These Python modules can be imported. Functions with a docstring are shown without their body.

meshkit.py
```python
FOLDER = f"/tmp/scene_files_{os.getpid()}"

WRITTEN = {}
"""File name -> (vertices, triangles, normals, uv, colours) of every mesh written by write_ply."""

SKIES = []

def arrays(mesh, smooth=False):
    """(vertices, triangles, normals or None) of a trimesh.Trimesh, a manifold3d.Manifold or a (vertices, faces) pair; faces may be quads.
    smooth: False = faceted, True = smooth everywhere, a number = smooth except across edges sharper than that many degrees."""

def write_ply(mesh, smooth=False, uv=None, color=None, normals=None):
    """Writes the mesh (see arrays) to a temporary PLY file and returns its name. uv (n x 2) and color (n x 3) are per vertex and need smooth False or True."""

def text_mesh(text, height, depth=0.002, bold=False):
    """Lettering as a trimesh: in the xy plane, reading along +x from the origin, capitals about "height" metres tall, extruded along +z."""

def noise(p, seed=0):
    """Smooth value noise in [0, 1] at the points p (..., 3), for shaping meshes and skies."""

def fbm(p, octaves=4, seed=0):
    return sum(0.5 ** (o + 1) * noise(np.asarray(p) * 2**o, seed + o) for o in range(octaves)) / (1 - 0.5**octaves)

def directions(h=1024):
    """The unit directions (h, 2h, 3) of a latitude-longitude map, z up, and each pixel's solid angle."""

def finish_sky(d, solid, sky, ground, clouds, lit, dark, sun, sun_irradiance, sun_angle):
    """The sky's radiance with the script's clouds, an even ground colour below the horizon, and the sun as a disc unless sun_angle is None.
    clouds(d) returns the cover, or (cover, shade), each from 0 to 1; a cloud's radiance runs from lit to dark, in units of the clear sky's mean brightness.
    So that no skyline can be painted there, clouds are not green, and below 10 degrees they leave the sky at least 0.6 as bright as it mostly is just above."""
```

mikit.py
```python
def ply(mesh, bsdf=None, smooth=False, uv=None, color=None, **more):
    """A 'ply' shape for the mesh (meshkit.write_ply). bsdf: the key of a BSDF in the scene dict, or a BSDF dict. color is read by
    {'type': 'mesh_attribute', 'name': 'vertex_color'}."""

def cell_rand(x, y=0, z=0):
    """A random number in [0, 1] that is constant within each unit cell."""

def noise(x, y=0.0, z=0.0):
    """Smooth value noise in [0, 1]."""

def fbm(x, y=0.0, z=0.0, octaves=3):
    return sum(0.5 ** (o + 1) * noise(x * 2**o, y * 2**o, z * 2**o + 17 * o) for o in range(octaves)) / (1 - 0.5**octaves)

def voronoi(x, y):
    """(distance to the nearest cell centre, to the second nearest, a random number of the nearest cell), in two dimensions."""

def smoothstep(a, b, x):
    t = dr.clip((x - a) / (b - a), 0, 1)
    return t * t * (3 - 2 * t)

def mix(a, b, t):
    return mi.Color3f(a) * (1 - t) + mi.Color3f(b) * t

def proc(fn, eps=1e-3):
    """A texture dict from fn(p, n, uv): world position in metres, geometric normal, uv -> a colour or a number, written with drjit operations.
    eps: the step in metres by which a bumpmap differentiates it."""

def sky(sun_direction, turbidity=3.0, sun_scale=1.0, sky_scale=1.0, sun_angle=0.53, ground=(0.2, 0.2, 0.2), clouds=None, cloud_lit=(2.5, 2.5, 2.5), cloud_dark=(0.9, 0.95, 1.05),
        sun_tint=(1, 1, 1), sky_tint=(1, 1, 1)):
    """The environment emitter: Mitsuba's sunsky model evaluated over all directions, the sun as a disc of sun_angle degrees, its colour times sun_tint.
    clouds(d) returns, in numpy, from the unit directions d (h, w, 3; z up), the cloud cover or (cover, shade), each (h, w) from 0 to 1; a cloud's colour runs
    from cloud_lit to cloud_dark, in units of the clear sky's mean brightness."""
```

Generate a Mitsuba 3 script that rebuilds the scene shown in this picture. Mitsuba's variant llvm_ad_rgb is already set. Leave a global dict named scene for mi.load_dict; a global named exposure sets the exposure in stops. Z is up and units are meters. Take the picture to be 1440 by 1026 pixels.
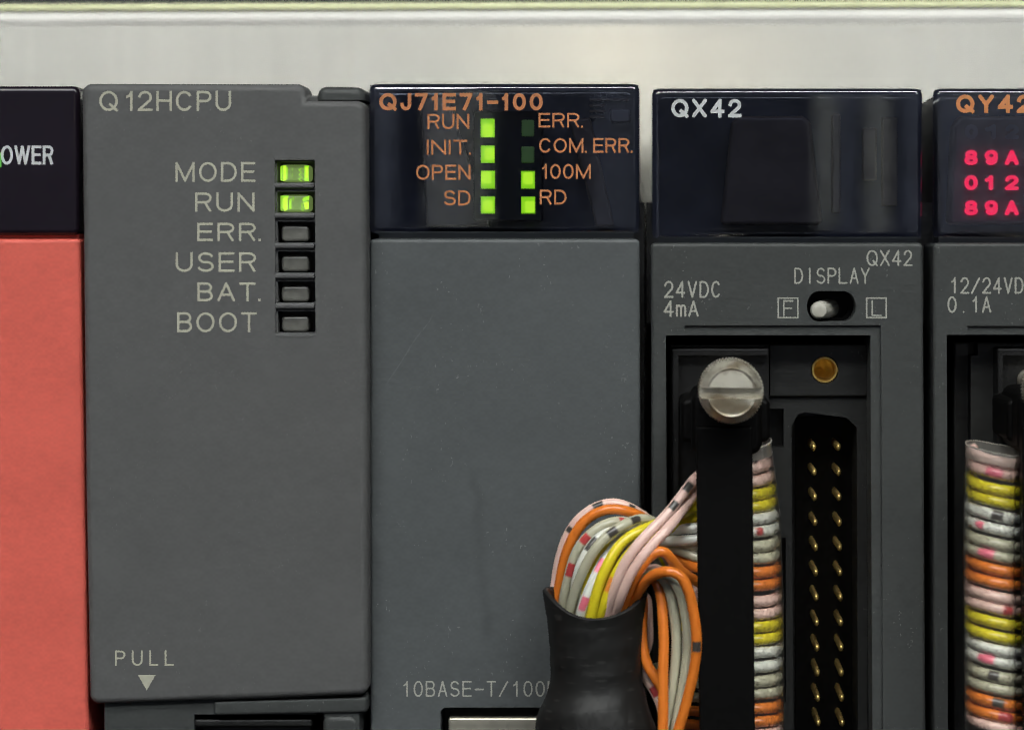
import math, random
import numpy as np, trimesh, mitsuba as mi, drjit as dr, mikit, meshkit
from mikit import noise, fbm, smoothstep, mix
from manifold3d import Manifold, Mesh
from shapely.geometry import Polygon, LineString, box as sbox
from shapely.ops import unary_union
from scipy.interpolate import CubicSpline

T = mi.ScalarTransform4f
scene, labels = {}, {}
rng = random.Random(7)
MM = 1e-3

# ------------------------------------------------------------------ camera
W, H = 1440.0, 1026.0
EYE = np.array([0.0, -0.280, 0.0])
AIM = np.array([-190 / 14000.0, 0.0, -173 / 14000.0])
DIST = float(np.linalg.norm(AIM - EYE))
TX = (W / 2 / 14000.0) / DIST
scene['camera'] = {'type': 'thinlens', 'fov': math.degrees(2 * math.atan(TX)), 'fov_axis': 'x',
                   'to_world': T().look_at(EYE.tolist(), AIM.tolist(), [0, 0, 1]),
                   'aperture_radius': 0.0012, 'focus_distance': DIST + 0.001,
                   'near_clip': 0.01, 'far_clip': 50.0}
exposure = 0.5


# ------------------------------------------------------------------ lamps (fluorescent fittings of the room, on the ceiling)
def lamp(name, loc, size, tilt, rad):
    """A flat lamp facing the cabinet: loc centre, size (x, other), tilt from pointing straight down, in degrees, towards the cabinet."""
    m = trimesh.creation.box([size[0], size[1], 0.03])
    c = {'type': 'rectangle',
         'to_world': T().translate(loc).rotate([1, 0, 0], 180 + tilt).scale([size[0] / 2, size[1] / 2, 1]),
         'emitter': {'type': 'area', 'radiance': {'type': 'rgb', 'value': rad}}}
    scene[name + '__diffuser'] = c
    m.apply_transform(trimesh.transformations.rotation_matrix(math.radians(180 + tilt), [1, 0, 0]))
    n = trimesh.transformations.rotation_matrix(math.radians(180 + tilt), [1, 0, 0])[:3, 2]
    m.apply_translation(np.array(loc) - n * 0.02)
    scene[name + '__housing'] = mikit.ply(m, {'type': 'diffuse', 'reflectance': {'type': 'rgb', 'value': [.7, .7, .7]}})


LAMPS = [('ceiling_lamp', (0.15, -0.95, 1.25), (1.3, 0.4), 0, (10.2, 10.4, 10.0), 'long white ceiling lamp nearest above the modules'),
         ('ceiling_lamp_001', (-0.8, -1.75, 1.25), (1.3, 0.6), 0, (9.8, 10.0, 9.9), 'white ceiling lamp behind the camera, to the left'),
         ('ceiling_lamp_002', (1.0, -1.75, 1.25), (1.3, 0.6), 0, (9.8, 10.0, 9.9), 'white ceiling lamp behind the camera, to the right')]
LAMPS += [('sheen_lamp', (-.085, -2.2, .187), (.125, .018), 90, (9.5, 8.6, 6.4), 'wide warm lamp out of view, placed for its soft reflection in the back panel'),  # unseen warm lamps, placed and sized to make the sheen on the panel
          ('sheen_lamp_001', (-.020, -2.2, .174), (.050, .024), 90, (12, 10.2, 6.8), 'short warm lamp out of view, added right of the wide one'),
          ('sheen_lamp_002', (.075, -2.2, .1636), (.026, .018), 90, (15, 12, 7), 'small warm lamp out of view, placed for its spot in the back panel')]
for key, loc, size, tilt, rad, lab in LAMPS:
    lamp(key, loc, size, tilt, list(rad))
    labels[key] = {'label': lab, 'category': 'lamp', 'group': 'room lamps'}

# ------------------------------------------------------------------ geometry helpers
_f = (AIM - EYE) / DIST
_r = np.cross(_f, [0, 0, 1.0]); _r /= np.linalg.norm(_r)
_u = np.cross(_r, _f)


def P(px, py, Y):
    """The point of the plane y = Y millimetres that stands at this place of the measured photograph."""
    d = _f + (px - W / 2) / (W / 2) * TX * _r - (py - H / 2) / (W / 2) * TX * _u
    t = (Y * MM - EYE[1]) / d[1]
    return EYE + d * t


def add(key, mesh, bsdf, smooth=False, **more):
    scene[key] = mikit.ply(mesh, bsdf, smooth, **more)


def num(base):
    if base not in scene and not any(k.startswith(base + '__') for k in scene):
        return base
    i = 1
    while True:
        k = f'{base}_{i:03d}'
        if k not in scene and not any(q.startswith(k + '__') for q in scene):
            return k
        i += 1


def tri(man):
    m = man.to_mesh()
    return trimesh.Trimesh(np.array(m.vert_properties)[:, :3], np.array(m.tri_verts), process=False)


def prism(pts, Yf, Yb, r=0.0, rc=None, steps=4):
    """Convex block: outline pts (measured), front at Yf, back at Yb (mm), front edges rounded by r, corners by rc (mm)."""
    q = np.array([P(x, y, Yf)[[0, 2]] for x, y in pts]) * 1000
    rc = r if rc is None else max(rc, r)
    if rc > 0:
        inner = np.array(Polygon(q).buffer(-rc, join_style='mitre', mitre_limit=10).exterior.coords)[:-1]
    else:
        inner = q
    out = []
    n = 16
    for c in inner:
        if rc <= 0:
            out += [(c[0], Yf, c[1]), (c[0], Yb, c[1])]
            continue
        for k in range(n):
            a = 2 * math.pi * (k + .5) / n
            for s in range(steps + 1):
                ph = math.pi / 2 * s / steps
                rad = rc - r + r * math.sin(ph)
                out.append((c[0] + rad * math.cos(a), Yf + r - r * math.cos(ph), c[1] + rad * math.sin(a)))
            out.append((c[0] + rc * math.cos(a), Yb, c[1] + rc * math.sin(a)))
    return Manifold.hull_points(np.array(out) * MM)


def rect(x0, y0, x1, y1, dx=0.0):
    """Outline of an upright rectangle; dx: how far its lower end is shifted to the right."""
    return [(x0, y0), (x1, y0), (x1 + dx, y1), (x0 + dx, y1)]


def block(x0, y0, x1, y1, Yf, Yb, r=0.0, rc=None, dx=0.0):
    return prism(rect(x0, y0, x1, y1, dx), Yf, Yb, r, rc)


def plate(poly, Yf, Yb):
    """A flat sheet from a shapely shape in measured coordinates."""
    ms = []
    for g in getattr(poly, 'geoms', [poly]):
        if g.is_empty or g.area < 1e-6:
            continue
        m = trimesh.creation.extrude_polygon(g, 1.0, engine='earcut')
        v = np.array(m.vertices)
        w = np.array([P(a, b, Yf) for a, b in v[:, :2]])
        w[:, 1] = np.where(v[:, 2] > .5, Yb * MM, Yf * MM)
        ms.append(trimesh.Trimesh(w, m.faces, process=False))
    m = trimesh.util.concatenate(ms)
    if m.volume < 0:
        m.invert()
    return m


def shell(man, Yb):
    """The block without its back: a hollow cover."""
    m = tri(man)
    keep = ~np.all(np.abs(m.vertices[m.faces][:, :, 1] - Yb * MM) < 1e-6, axis=1)
    m.update_faces(keep)
    m.remove_unreferenced_vertices()
    return m


def arc(cx, cy, rx, ry, a0, a1, n=14):
    return [(cx + rx * math.cos(math.radians(a0 + (a1 - a0) * k / n)), cy + ry * math.sin(math.radians(a0 + (a1 - a0) * k / n))) for k in range(n + 1)]


_P = [(0, 0), (0, 1), (.58, 1)] + arc(.58, .745, .42, .255, 90, -90) + [(0, .49)]
GLYPHS = {
    'A': (.86, [[(0, 0), (.5, 1), (1, 0)], [(.17, .33), (.83, .33)]]),
    'B': (.76, [[(0, 0), (0, 1), (.58, 1)] + arc(.58, .76, .36, .24, 90, -90) + [(0, .52)], [(.58, .52)] + arc(.6, .26, .4, .26, 90, -90) + [(0, 0)]]),
    'C': (.86, [arc(.5, .5, .5, .5, 42, 318, 30)]),
    'D': (.82, [[(0, 0), (0, 1), (.42, 1)] + arc(.42, .5, .58, .5, 90, -90, 20) + [(0, 0)]]),
    'E': (.74, [[(1, 1), (0, 1), (0, 0), (1, 0)], [(0, .52), (.92, .52)]]),
    'F': (.7, [[(1, 1), (0, 1), (0, 0)], [(0, .5), (.88, .5)]]),
    'H': (.8, [[(0, 0), (0, 1)], [(1, 0), (1, 1)], [(0, .52), (1, .52)]]),
    'I': (.1, [[(.5, 0), (.5, 1)]]),
    'J': (.6, [[(1, 1), (1, .3)] + arc(.5, .3, .5, .3, 0, -180)]),
    'L': (.66, [[(0, 1), (0, 0), (1, 0)]]),
    'M': (1.0, [[(0, 0), (0, 1), (.5, .03), (1, 1), (1, 0)]]),
    'N': (.82, [[(0, 0), (0, 1), (1, 0), (1, 1)]]),
    'O': (.92, [arc(.5, .5, .5, .5, 0, 360, 36)]),
    'P': (.76, [_P]),
    'Q': (.95, [arc(.5, .5, .5, .5, 0, 360, 36), [(.6, .3), (1, -.02)]]),
    'R': (.8, [_P, [(.5, .49), (.62, .47), (.95, 0)]]),
    'S': (.78, [arc(.5, .745, .45, .255, 25, 270, 18) + arc(.5, .25, .5, .25, 88, -155, 18)]),
    'T': (.78, [[(0, 1), (1, 1)], [(.5, 1), (.5, 0)]]),
    'U': (.8, [[(0, 1), (0, .36)] + arc(.5, .36, .5, .36, 180, 360, 18) + [(1, 1)]]),
    'V': (.82, [[(0, 1), (.5, 0), (1, 1)]]),
    'W': (1.2, [[(0, 1), (.26, 0), (.5, 1), (.74, 0), (1, 1)]]),
    'X': (.82, [[(0, 0), (1, 1)], [(0, 1), (1, 0)]]),
    'Y': (.82, [[(0, 1), (.5, .45), (1, 1)], [(.5, .45), (.5, 0)]]),
    '0': (.72, [arc(.5, .5, .5, .5, 0, 360, 36)]),
    '1': (.4, [[(0, .74), (.45, .8), (.75, 1), (.75, 0)]]),
    '2': (.74, [arc(.5, .7, .47, .3, 170, -32, 18) + [(0, 0), (1, 0)]]),
    '4': (.78, [[(.72, 0), (.72, 1), (0, .28), (1, .28)]]),
    '7': (.7, [[(0, 1), (1, 1), (.36, 0)]]),
    '8': (.72, [arc(.5, .755, .42, .245, 0, 360, 24), arc(.5, .255, .5, .255, 0, 360, 24)]),
    '9': (.72, [arc(.5, .68, .48, .32, 0, 360, 26), arc(.5, .42, .48, .42, 0, -140, 16), [(.98, .68), (.98, .42)]]),
    'm': (.95, [[(0, 0), (0, .72)], [(0, .45)] + arc(.25, .47, .25, .25, 180, 0) + [(.5, 0)], [(.5, .45)] + arc(.75, .47, .25, .25, 180, 0) + [(1, 0)]]),
    '-': (.6, [[(0, .46), (1, .46)]]),
    '/': (.62, [[(0, 0), (1, 1)]]),
    '.': (.12, [[(.5, 0), (.5, .001)]]),
    ' ': (.4, []),
}


def letters(text, x0, y0, x1, y1, s, gap=.2, mono=None, round_=False, space=None):
    """Stroke lettering as one shape: extents x0..x1, capitals from y0 (top) to y1, stroke s. mono: fixed advance and glyph width, (advance, width)."""
    h = y1 - y0
    ws = [GLYPHS[c][0] * h for c in text]
    ws = [max(w, s * (1.0 if c in 'I' else 1.15)) if c in 'I.' else w for c, w in zip(text, ws)]
    if not mono:
        gaps = [gap * h * (.55 if '.' in text[i:i + 2] else 1) for i in range(len(text) - 1)]
        if space:
            for i, g in space.items():
                gaps[i] = g * h
        fixed = sum(w for c, w in zip(text, ws) if c in 'I.')
        k = (x1 - x0 - fixed) / (sum(ws) + sum(gaps) - fixed)
        ws = [w if c in 'I.' else w * k for c, w in zip(text, ws)]
        xs = [x0]
        for w, g in zip(ws, gaps):
            xs.append(xs[-1] + w + g * k)
    else:
        adv, gw = mono
        ws = [w if c in 'I.' else (gw * .62 if c == '1' else gw) for c, w in zip(text, ws)]
        xs = [x0 + adv * i + (adv - s - w) / 2 for i, w in enumerate(ws)]
    out = []
    for c, x, w in zip(text, xs, ws):
        g = []
        for line in GLYPHS[c][1]:
            pts = [(x + s / 2 + a * max(w - s, 0), y1 - s / 2 - b * (h - s)) for a, b in line]
            g.append(LineString(pts).buffer(s / 2, cap_style='round' if round_ else 'square', join_style='round' if round_ else 'mitre', mitre_limit=2.5))
        if g:
            u = unary_union(g)
            if not round_:
                u = u.intersection(sbox(x - .01, y0 - .01, x + w + .01 + (.1 * s if c == 'Q' else 0), y1 + .01 + (.5 * s if c == 'Q' else 0)))
            out.append(u.simplify(.06))
    return unary_union(out)


def write(root, text, x0, y0, x1, y1, s, Y, bsdf, part='lettering', **kw):
    add(num(f'{root}__{part}'), plate(letters(text, x0, y0, x1, y1, s, **kw), Y - .03, Y + .05), bsdf)


def thing(key, label, category, group=None):
    labels[key] = {'label': label, 'category': category}
    if group:
        labels[key]['group'] = group
    return key


# ------------------------------------------------------------------ materials
def rgb(*c):
    return {'type': 'rgb', 'value': list(c)}


def grain(p):      # fine spark-eroded grain of moulded plastic
    return noise(p.x * 5200, p.y * 5200, p.z * 5200) * .6 + noise(p.x * 2300, p.y * 2300, p.z * 2300) * .4


def moulded(base, rough=.5, spec=.35, dust=.0, bump=.00003, extra=None):
    base = mi.ScalarColor3f(base)

    def col(p, n, uv):
        f = .88 + .16 * fbm(p.x * 160, p.y * 160, p.z * 160, 3) + .12 * (noise(p.x * 3900, p.y * 3900, p.z * 3900) - .5) + .08 * noise(p.x * 1300, p.y * 1300, p.z * 1300)
        c = mi.Color3f(base) * f
        if dust:
            s = noise(p.x * 7000 + 7, p.z * 5200, p.y * 7000) * .75 + .25 * noise(p.x * 2900, p.z * 1700, 3)
            big = noise(p.x * 300, p.z * 300, 5)
            c = c + mi.Color3f(.1, .1, .095) * (smoothstep(.83, .93, s) * smoothstep(.35, .8, big) * dust)
        if extra:
            c = extra(p, c)
        return c
    return {'type': 'twosided', 'bsdf': {'type': 'bumpmap', 'scale': 1.0, 'tex': mikit.proc(lambda p, n, uv: grain(p) * bump, 8e-5),
            'bsdf': {'type': 'principled', 'base_color': mikit.proc(col), 'roughness': rough, 'specular': spec}}}


def smear(p, c):   # the greasy marks on the network module's face: a long dark smear and one pale scratch
    x, z = p.x * 1000, p.z * 1000
    a0, b0, a1, b1 = SM
    t = dr.clip((z - b0) / (b1 - b0), 0, 1)
    wob = (noise(z * .5, 3) - .5) * .8
    d = dr.abs(x - (a0 + (a1 - a0) * t) - wob)
    m = smoothstep(.95, .0, d) * smoothstep(0, .12, t) * smoothstep(1, .85, t) * (.35 + .65 * noise(z * .7, 9))
    c = c * (1 - .24 * m)
    d2 = dr.abs(x - (SM2[0] + (z - SM2[1]) * SM2[2]) - (noise(z * .5, 1) - .5) * .6)
    m2 = smoothstep(.12, .02, d2) * smoothstep(SM2[3], SM2[3] + .8, z) * smoothstep(SM2[1], SM2[1] - .8, z)
    return c + mi.Color3f(.03, .03, .03) * m2 * noise(x * 3, z * 3)


_a, _b = P(668, 650, 0) * 1000, P(688, 915, 0) * 1000
SM = (float(_a[0]), float(_a[2]), float(_b[0]), float(_b[2]))
_a, _b = P(612, 435, 0) * 1000, P(542, 545, 0) * 1000
SM2 = (float(_a[0]), float(_a[2]), float((_a[0] - _b[0]) / (_a[2] - _b[2])), float(_b[2]))

M = scene
M['mat_cpu_grey'] = moulded((.0765, .0775, .0770), .55, .3, dust=.25)
M['mat_face_grey'] = moulded((.0375, .0405, .0395), .5, .3, dust=.7)  # base darkened for the weaker light on the two right-hand modules
M['mat_face_smeared'] = moulded((.064, .0705, .0725), .5, .35, dust=.8, extra=smear)
M['mat_red'] = moulded((.55, .098, .072), .55, .3, dust=.15)
M['mat_dark_grey'] = moulded((.035, .036, .036), .45, .35, dust=.4)
M['mat_connector'] = moulded((.0125, .013, .0122), .42, .35, dust=.5)
M['mat_black'] = moulded((.0016, .0015, .0014), .5, .10, dust=.03)
M['mat_shell'] = moulded((.006, .006, .006), .4, .3, dust=.6)
M['mat_inner'] = {'type': 'twosided', 'bsdf': {'type': 'principled', 'base_color': mikit.proc(lambda p, n, uv: mi.Color3f(.05, .053, .07) * (.5 + fbm(p.x * 260, p.y * 260, p.z * 260, 3))), 'roughness': .5}}
M['mat_inner_pale'] = {'type': 'twosided', 'bsdf': {'type': 'principled', 'base_color': mikit.proc(lambda p, n, uv: mi.Color3f(.15, .14, .15) * (.6 + .8 * fbm(p.x * 200, p.y * 200, p.z * 200, 3))), 'roughness': .5}}  # for the chip, the unlit digits and a block imitating a reflection
M['mat_inner_dim'] = {'type': 'twosided', 'bsdf': {'type': 'principled', 'base_color': mikit.proc(lambda p, n, uv: mi.Color3f(.11, .088, .083) * (.6 + .8 * fbm(p.x * 330, p.y * 330, p.z * 330, 3))), 'roughness': .45}}  # for display blocks, tracks and the dimmer blocks imitating reflections
M['mat_window'] = {'type': 'thindielectric', 'int_ior': 1.58, 'specular_transmittance': rgb(.41, .43, .49)}
M['mat_window_rib'] = {'type': 'thindielectric', 'int_ior': 1.5, 'specular_transmittance': rgb(.72, .74, .8)}
M['mat_power_window'] = {'type': 'principled', 'base_color': mikit.proc(lambda p, n, uv: mi.Color3f(.0085, .0055, .0095) * (.8 + .4 * fbm(p.x * 200, p.y * 200, p.z * 200, 2))), 'roughness': .16, 'specular': .35}
M['mat_rim'] = {'type': 'principled', 'base_color': rgb(.34, .32, .28), 'roughness': .15, 'specular': .6}  # pale opaque tone stands in for highlights along the clear rim
M['mat_clear'] = {'type': 'blendbsdf', 'weight': .045, 'bsdf_0': {'type': 'thindielectric', 'int_ior': 1.33, 'specular_transmittance': rgb(.99, .985, .97)},
                  'bsdf_1': {'type': 'twosided', 'bsdf': {'type': 'principled', 'base_color': rgb(.40, .38, .34), 'roughness': .2, 'specular': .6}}}
M['mat_cuff'] = {**M['mat_clear'], 'weight': .30}


def ink(*c):
    base = mi.ScalarColor3f(c)
    return {'type': 'twosided', 'bsdf': {'type': 'principled', 'base_color': mikit.proc(lambda p, n, uv: mi.Color3f(base) * (.93 + .12 * noise(p.x * 3000, p.y * 3000, p.z * 3000))), 'roughness': .6, 'specular': .2}}


M['mat_room'] = {'type': 'diffuse', 'reflectance': rgb(.33, .34, .31)}
M['mat_room_dark'] = {'type': 'diffuse', 'reflectance': rgb(.16, .175, .215)}
M['mat_ink_cream'] = ink(.34, .335, .27)
M['mat_ink_grey'] = ink(.28, .28, .25)
M['mat_ink_white'] = ink(.44, .455, .46)
M['mat_ink_orange'] = ink(.40, .16, .072)
M['mat_ink_light_orange'] = ink(.50, .20, .08)
M['mat_wire'] = {'type': 'twosided', 'bsdf': {'type': 'principled', 'base_color': {'type': 'mesh_attribute', 'name': 'vertex_color'}, 'roughness': .2, 'specular': .5}}
M['mat_rubber'] = {'type': 'twosided', 'bsdf': {'type': 'bumpmap', 'scale': 1.0, 'tex': mikit.proc(lambda p, n, uv: fbm(p.x * 900, p.y * 900, p.z * 500, 3) * .00012, 1.5e-4),
                   'bsdf': {'type': 'principled', 'base_color': mikit.proc(lambda p, n, uv: mi.Color3f(.0095, .0095, .009) * (.7 + .6 * fbm(p.x * 300, p.y * 300, p.z * 300, 3)) + mi.Color3f(.012, .012, .011) * smoothstep(.75, .95, noise(p.x * 700, p.y * 700, p.z * 2800))), 'roughness': .5, 'specular': .28}}}
M['mat_nickel'] = {'type': 'twosided', 'bsdf': {'type': 'principled', 'base_color': mikit.proc(lambda p, n, uv: mix(mix((.30, .275, .20), (.56, .53, .44), smoothstep(.25, .6, fbm(p.x * 600, p.y * 600, p.z * 600, 4))), (.20, .15, .09), .75 * smoothstep(.52, .7, fbm(p.x * 450, p.y * 450 + 9, p.z * 450, 3)))), 'metallic': .7, 'roughness': .42}}
M['mat_brass'] = {'type': 'twosided', 'bsdf': {'type': 'principled', 'base_color': rgb(.62, .42, .12), 'metallic': .8, 'roughness': .38}}
M['mat_gold'] = {'type': 'twosided', 'bsdf': {'type': 'principled', 'base_color': rgb(.80, .58, .20), 'metallic': .85, 'roughness': .3}}
M['mat_shield'] = {'type': 'twosided', 'bsdf': {'type': 'principled', 'base_color': mikit.proc(lambda p, n, uv: mi.Color3f(.50, .47, .38) * (.8 + .4 * noise(p.x * 80, p.y * 80, p.z * 1800))), 'metallic': .8, 'roughness': .35}}
M['mat_lens_off'] = {'type': 'twosided', 'bsdf': {'type': 'principled', 'base_color': mikit.proc(lambda p, n, uv: mi.Color3f(.105, .104, .092) * (.6 + .8 * fbm(p.x * 700, p.y * 700, p.z * 700, 3))), 'roughness': .3, 'specular': .5}}
M['mat_guide_green'] = {'type': 'twosided', 'bsdf': {'type': 'principled', 'base_color': rgb(.30, .52, .16), 'roughness': .4}}
M['mat_holder'] = {'type': 'diffuse', 'reflectance': rgb(.02, .022, .035)}
M['mat_lens_dark'] = {'type': 'twosided', 'bsdf': {'type': 'principled', 'base_color': rgb(.12, .2, .06), 'roughness': .3}}
M['mat_switch'] = {'type': 'twosided', 'bsdf': {'type': 'principled', 'base_color': rgb(.36, .35, .30), 'roughness': .35}}


def panel_col(p, n, uv):
    v = fbm(p.x * 60, 1.0, p.z * 12, 3)
    st = noise(p.x * 900, p.z * 40) - .5
    c = mix((.63, .62, .555), (.73, .715, .64), v)
    return c * (1 + .05 * st)


M['mat_panel'] = {'type': 'twosided', 'bsdf': {'type': 'blendbsdf', 'weight': .12,
                  'bsdf_0': {'type': 'principled', 'base_color': mikit.proc(panel_col), 'metallic': .2, 'roughness': .36, 'specular': .5},
                  'bsdf_1': {'type': 'roughconductor', 'alpha_u': .016, 'alpha_v': .016, 'distribution': 'ggx', 'specular_reflectance': rgb(.9, .88, .84)}}}
M['mat_rail'] = {'type': 'twosided', 'bsdf': {'type': 'principled', 'base_color': mikit.proc(lambda p, n, uv: mi.Color3f(.70, .69, .64) * (.92 + .16 * noise(p.x * 45, p.z * 400, p.y * 400))), 'metallic': .2, 'roughness': .5}}
M['mat_rail_cream'] = {'type': 'twosided', 'bsdf': {'type': 'principled', 'base_color': rgb(.80, .82, .50), 'roughness': .4}}



def glow(*c):
    return {'type': 'area', 'radiance': rgb(*c)}


# ------------------------------------------------------------------ the back panel and the rail along its top
YP = 95.0
back = plate(sbox(-500, -260, 1900, 1500), YP, YP + 2)
add('back_panel', back, 'mat_panel')
labels['back_panel'] = {'label': 'pale satin metal back panel of the cabinet above and behind the modules', 'category': 'panel', 'kind': 'structure'}


def bar_profile(pts):
    """An extrusion along x from a section of (measured height, depth mm)."""
    z = [(P(720, y, Y)[2], Y * MM) for y, Y in pts]
    x0, x1 = P(-500, 500, 90)[0], P(1900, 500, 90)[0]
    return Manifold.hull_points(np.array([(x, b, a) for a, b in z for x in (x0, x1)]))


thing('mounting_rail', 'bright metal rail with a pale green strip along the top edge of the photo', 'rail')
lip = [(25 + 7.5 * math.sin(math.radians(a)), 94.78 - .2 * math.cos(math.radians(a))) for a in range(-90, 91, 15)] + [(17.5, 95), (32.5, 95)]
add('mounting_rail__lip', tri(bar_profile(lip)), 'mat_rail', smooth=40)
add('mounting_rail__web', tri(bar_profile([(12, 94.8), (18, 94.7), (12, 94.9), (18, 94.9)])), 'mat_rail')
add('mounting_rail__strip', tri(bar_profile([(2.5, 94.4), (4, 94.1), (11, 94.1), (12.5, 94.4), (2.5, 94.8), (12.5, 94.8)])), 'mat_rail_cream')
add('mounting_rail__cover', tri(bar_profile([(-60, 94.2), (2, 94.2), (-60, 94.7), (2, 94.7)])), 'mat_face_grey')
add('mounting_rail__base', tri(bar_profile([(33, 94.88), (36, 94.9), (33, 94.95), (36, 94.97)])), 'mat_rail')

# ------------------------------------------------------------------ the other side of the aisle, seen only as reflections in the dark windows
thing('facing_cabinet', 'pale grey cabinet across the aisle, mirrored in the dark module windows', 'cabinet')
YA = -2.35
for x0, x1, z0, z1, dy, mt in ((-1.6, -.235, -1.4, 1.0, 0, 'mat_room_dark'), (-.205, -.145, -1.4, .20, .02, 'mat_room'), (-.05, -.012, -.03, .16, .03, 'mat_room_dark'), (.155, .172, .01, .16, .03, 'mat_room'), (.176, .19, -.02, .2, .02, 'mat_room_dark'),
                                (.2, .222, -.02, .2, .02, 'mat_room'), (.235, 1.6, -1.4, 1.0, 0, 'mat_room_dark'), (-.6, .7, -1.4, -.035, .05, 'mat_room_dark')):
    m = trimesh.creation.box([x1 - x0, .05, z1 - z0]); m.apply_translation([(x0 + x1) / 2, YA + dy, (z0 + z1) / 2])
    add(num('facing_cabinet__door'), m, mt)
m = trimesh.creation.box([3.4, .05, 2.5]); m.apply_translation([0, YA - .3, -.2]); add('facing_cabinet__back', m, 'mat_dark_grey')

# ------------------------------------------------------------------ modules: shared builders
def window(root, x0, y0, x1, y1, Yf, Yb, mat='mat_window', rib=True, dx=0):
    add(f'{root}__window', shell(prism(rect(x0, y0, x1, y1, dx), Yf, Yb, .65, .8, 6), Yb), mat, smooth=40)
    if rib:
        add(f'{root}__window_liner', shell(prism(rect(x0 + 9, y0 + 10, x1 - 9, y1 - 10, dx), Yf + .6, Yb, .45, .6), Yb), 'mat_window_rib', smooth=40)


def rear(root, x0, y0, x1, y1, Yf, mat='mat_dark_grey'):
    """The housing behind the face: full width low down, narrower beside the window so that light falls into the gap between two modules."""
    low = block(x0 - 1, y1, x1 + 1, 1180, Yf, 92) + (block(x0 - 7, 285, x1 + 7, 1180, 9, 92) if Yf < 9 else block(x0 - 7, 285, x1 + 7, 455, 9, 92) + block(x0 - 7, 450, x1 + 7, 1180, Yf + .5, 92))
    top = block(x0 + 14, y0 + 6, x1 - 14, y1 + 6, 6.2, 92)
    add(f'{root}__housing', tri(low + top), mat)


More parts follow.
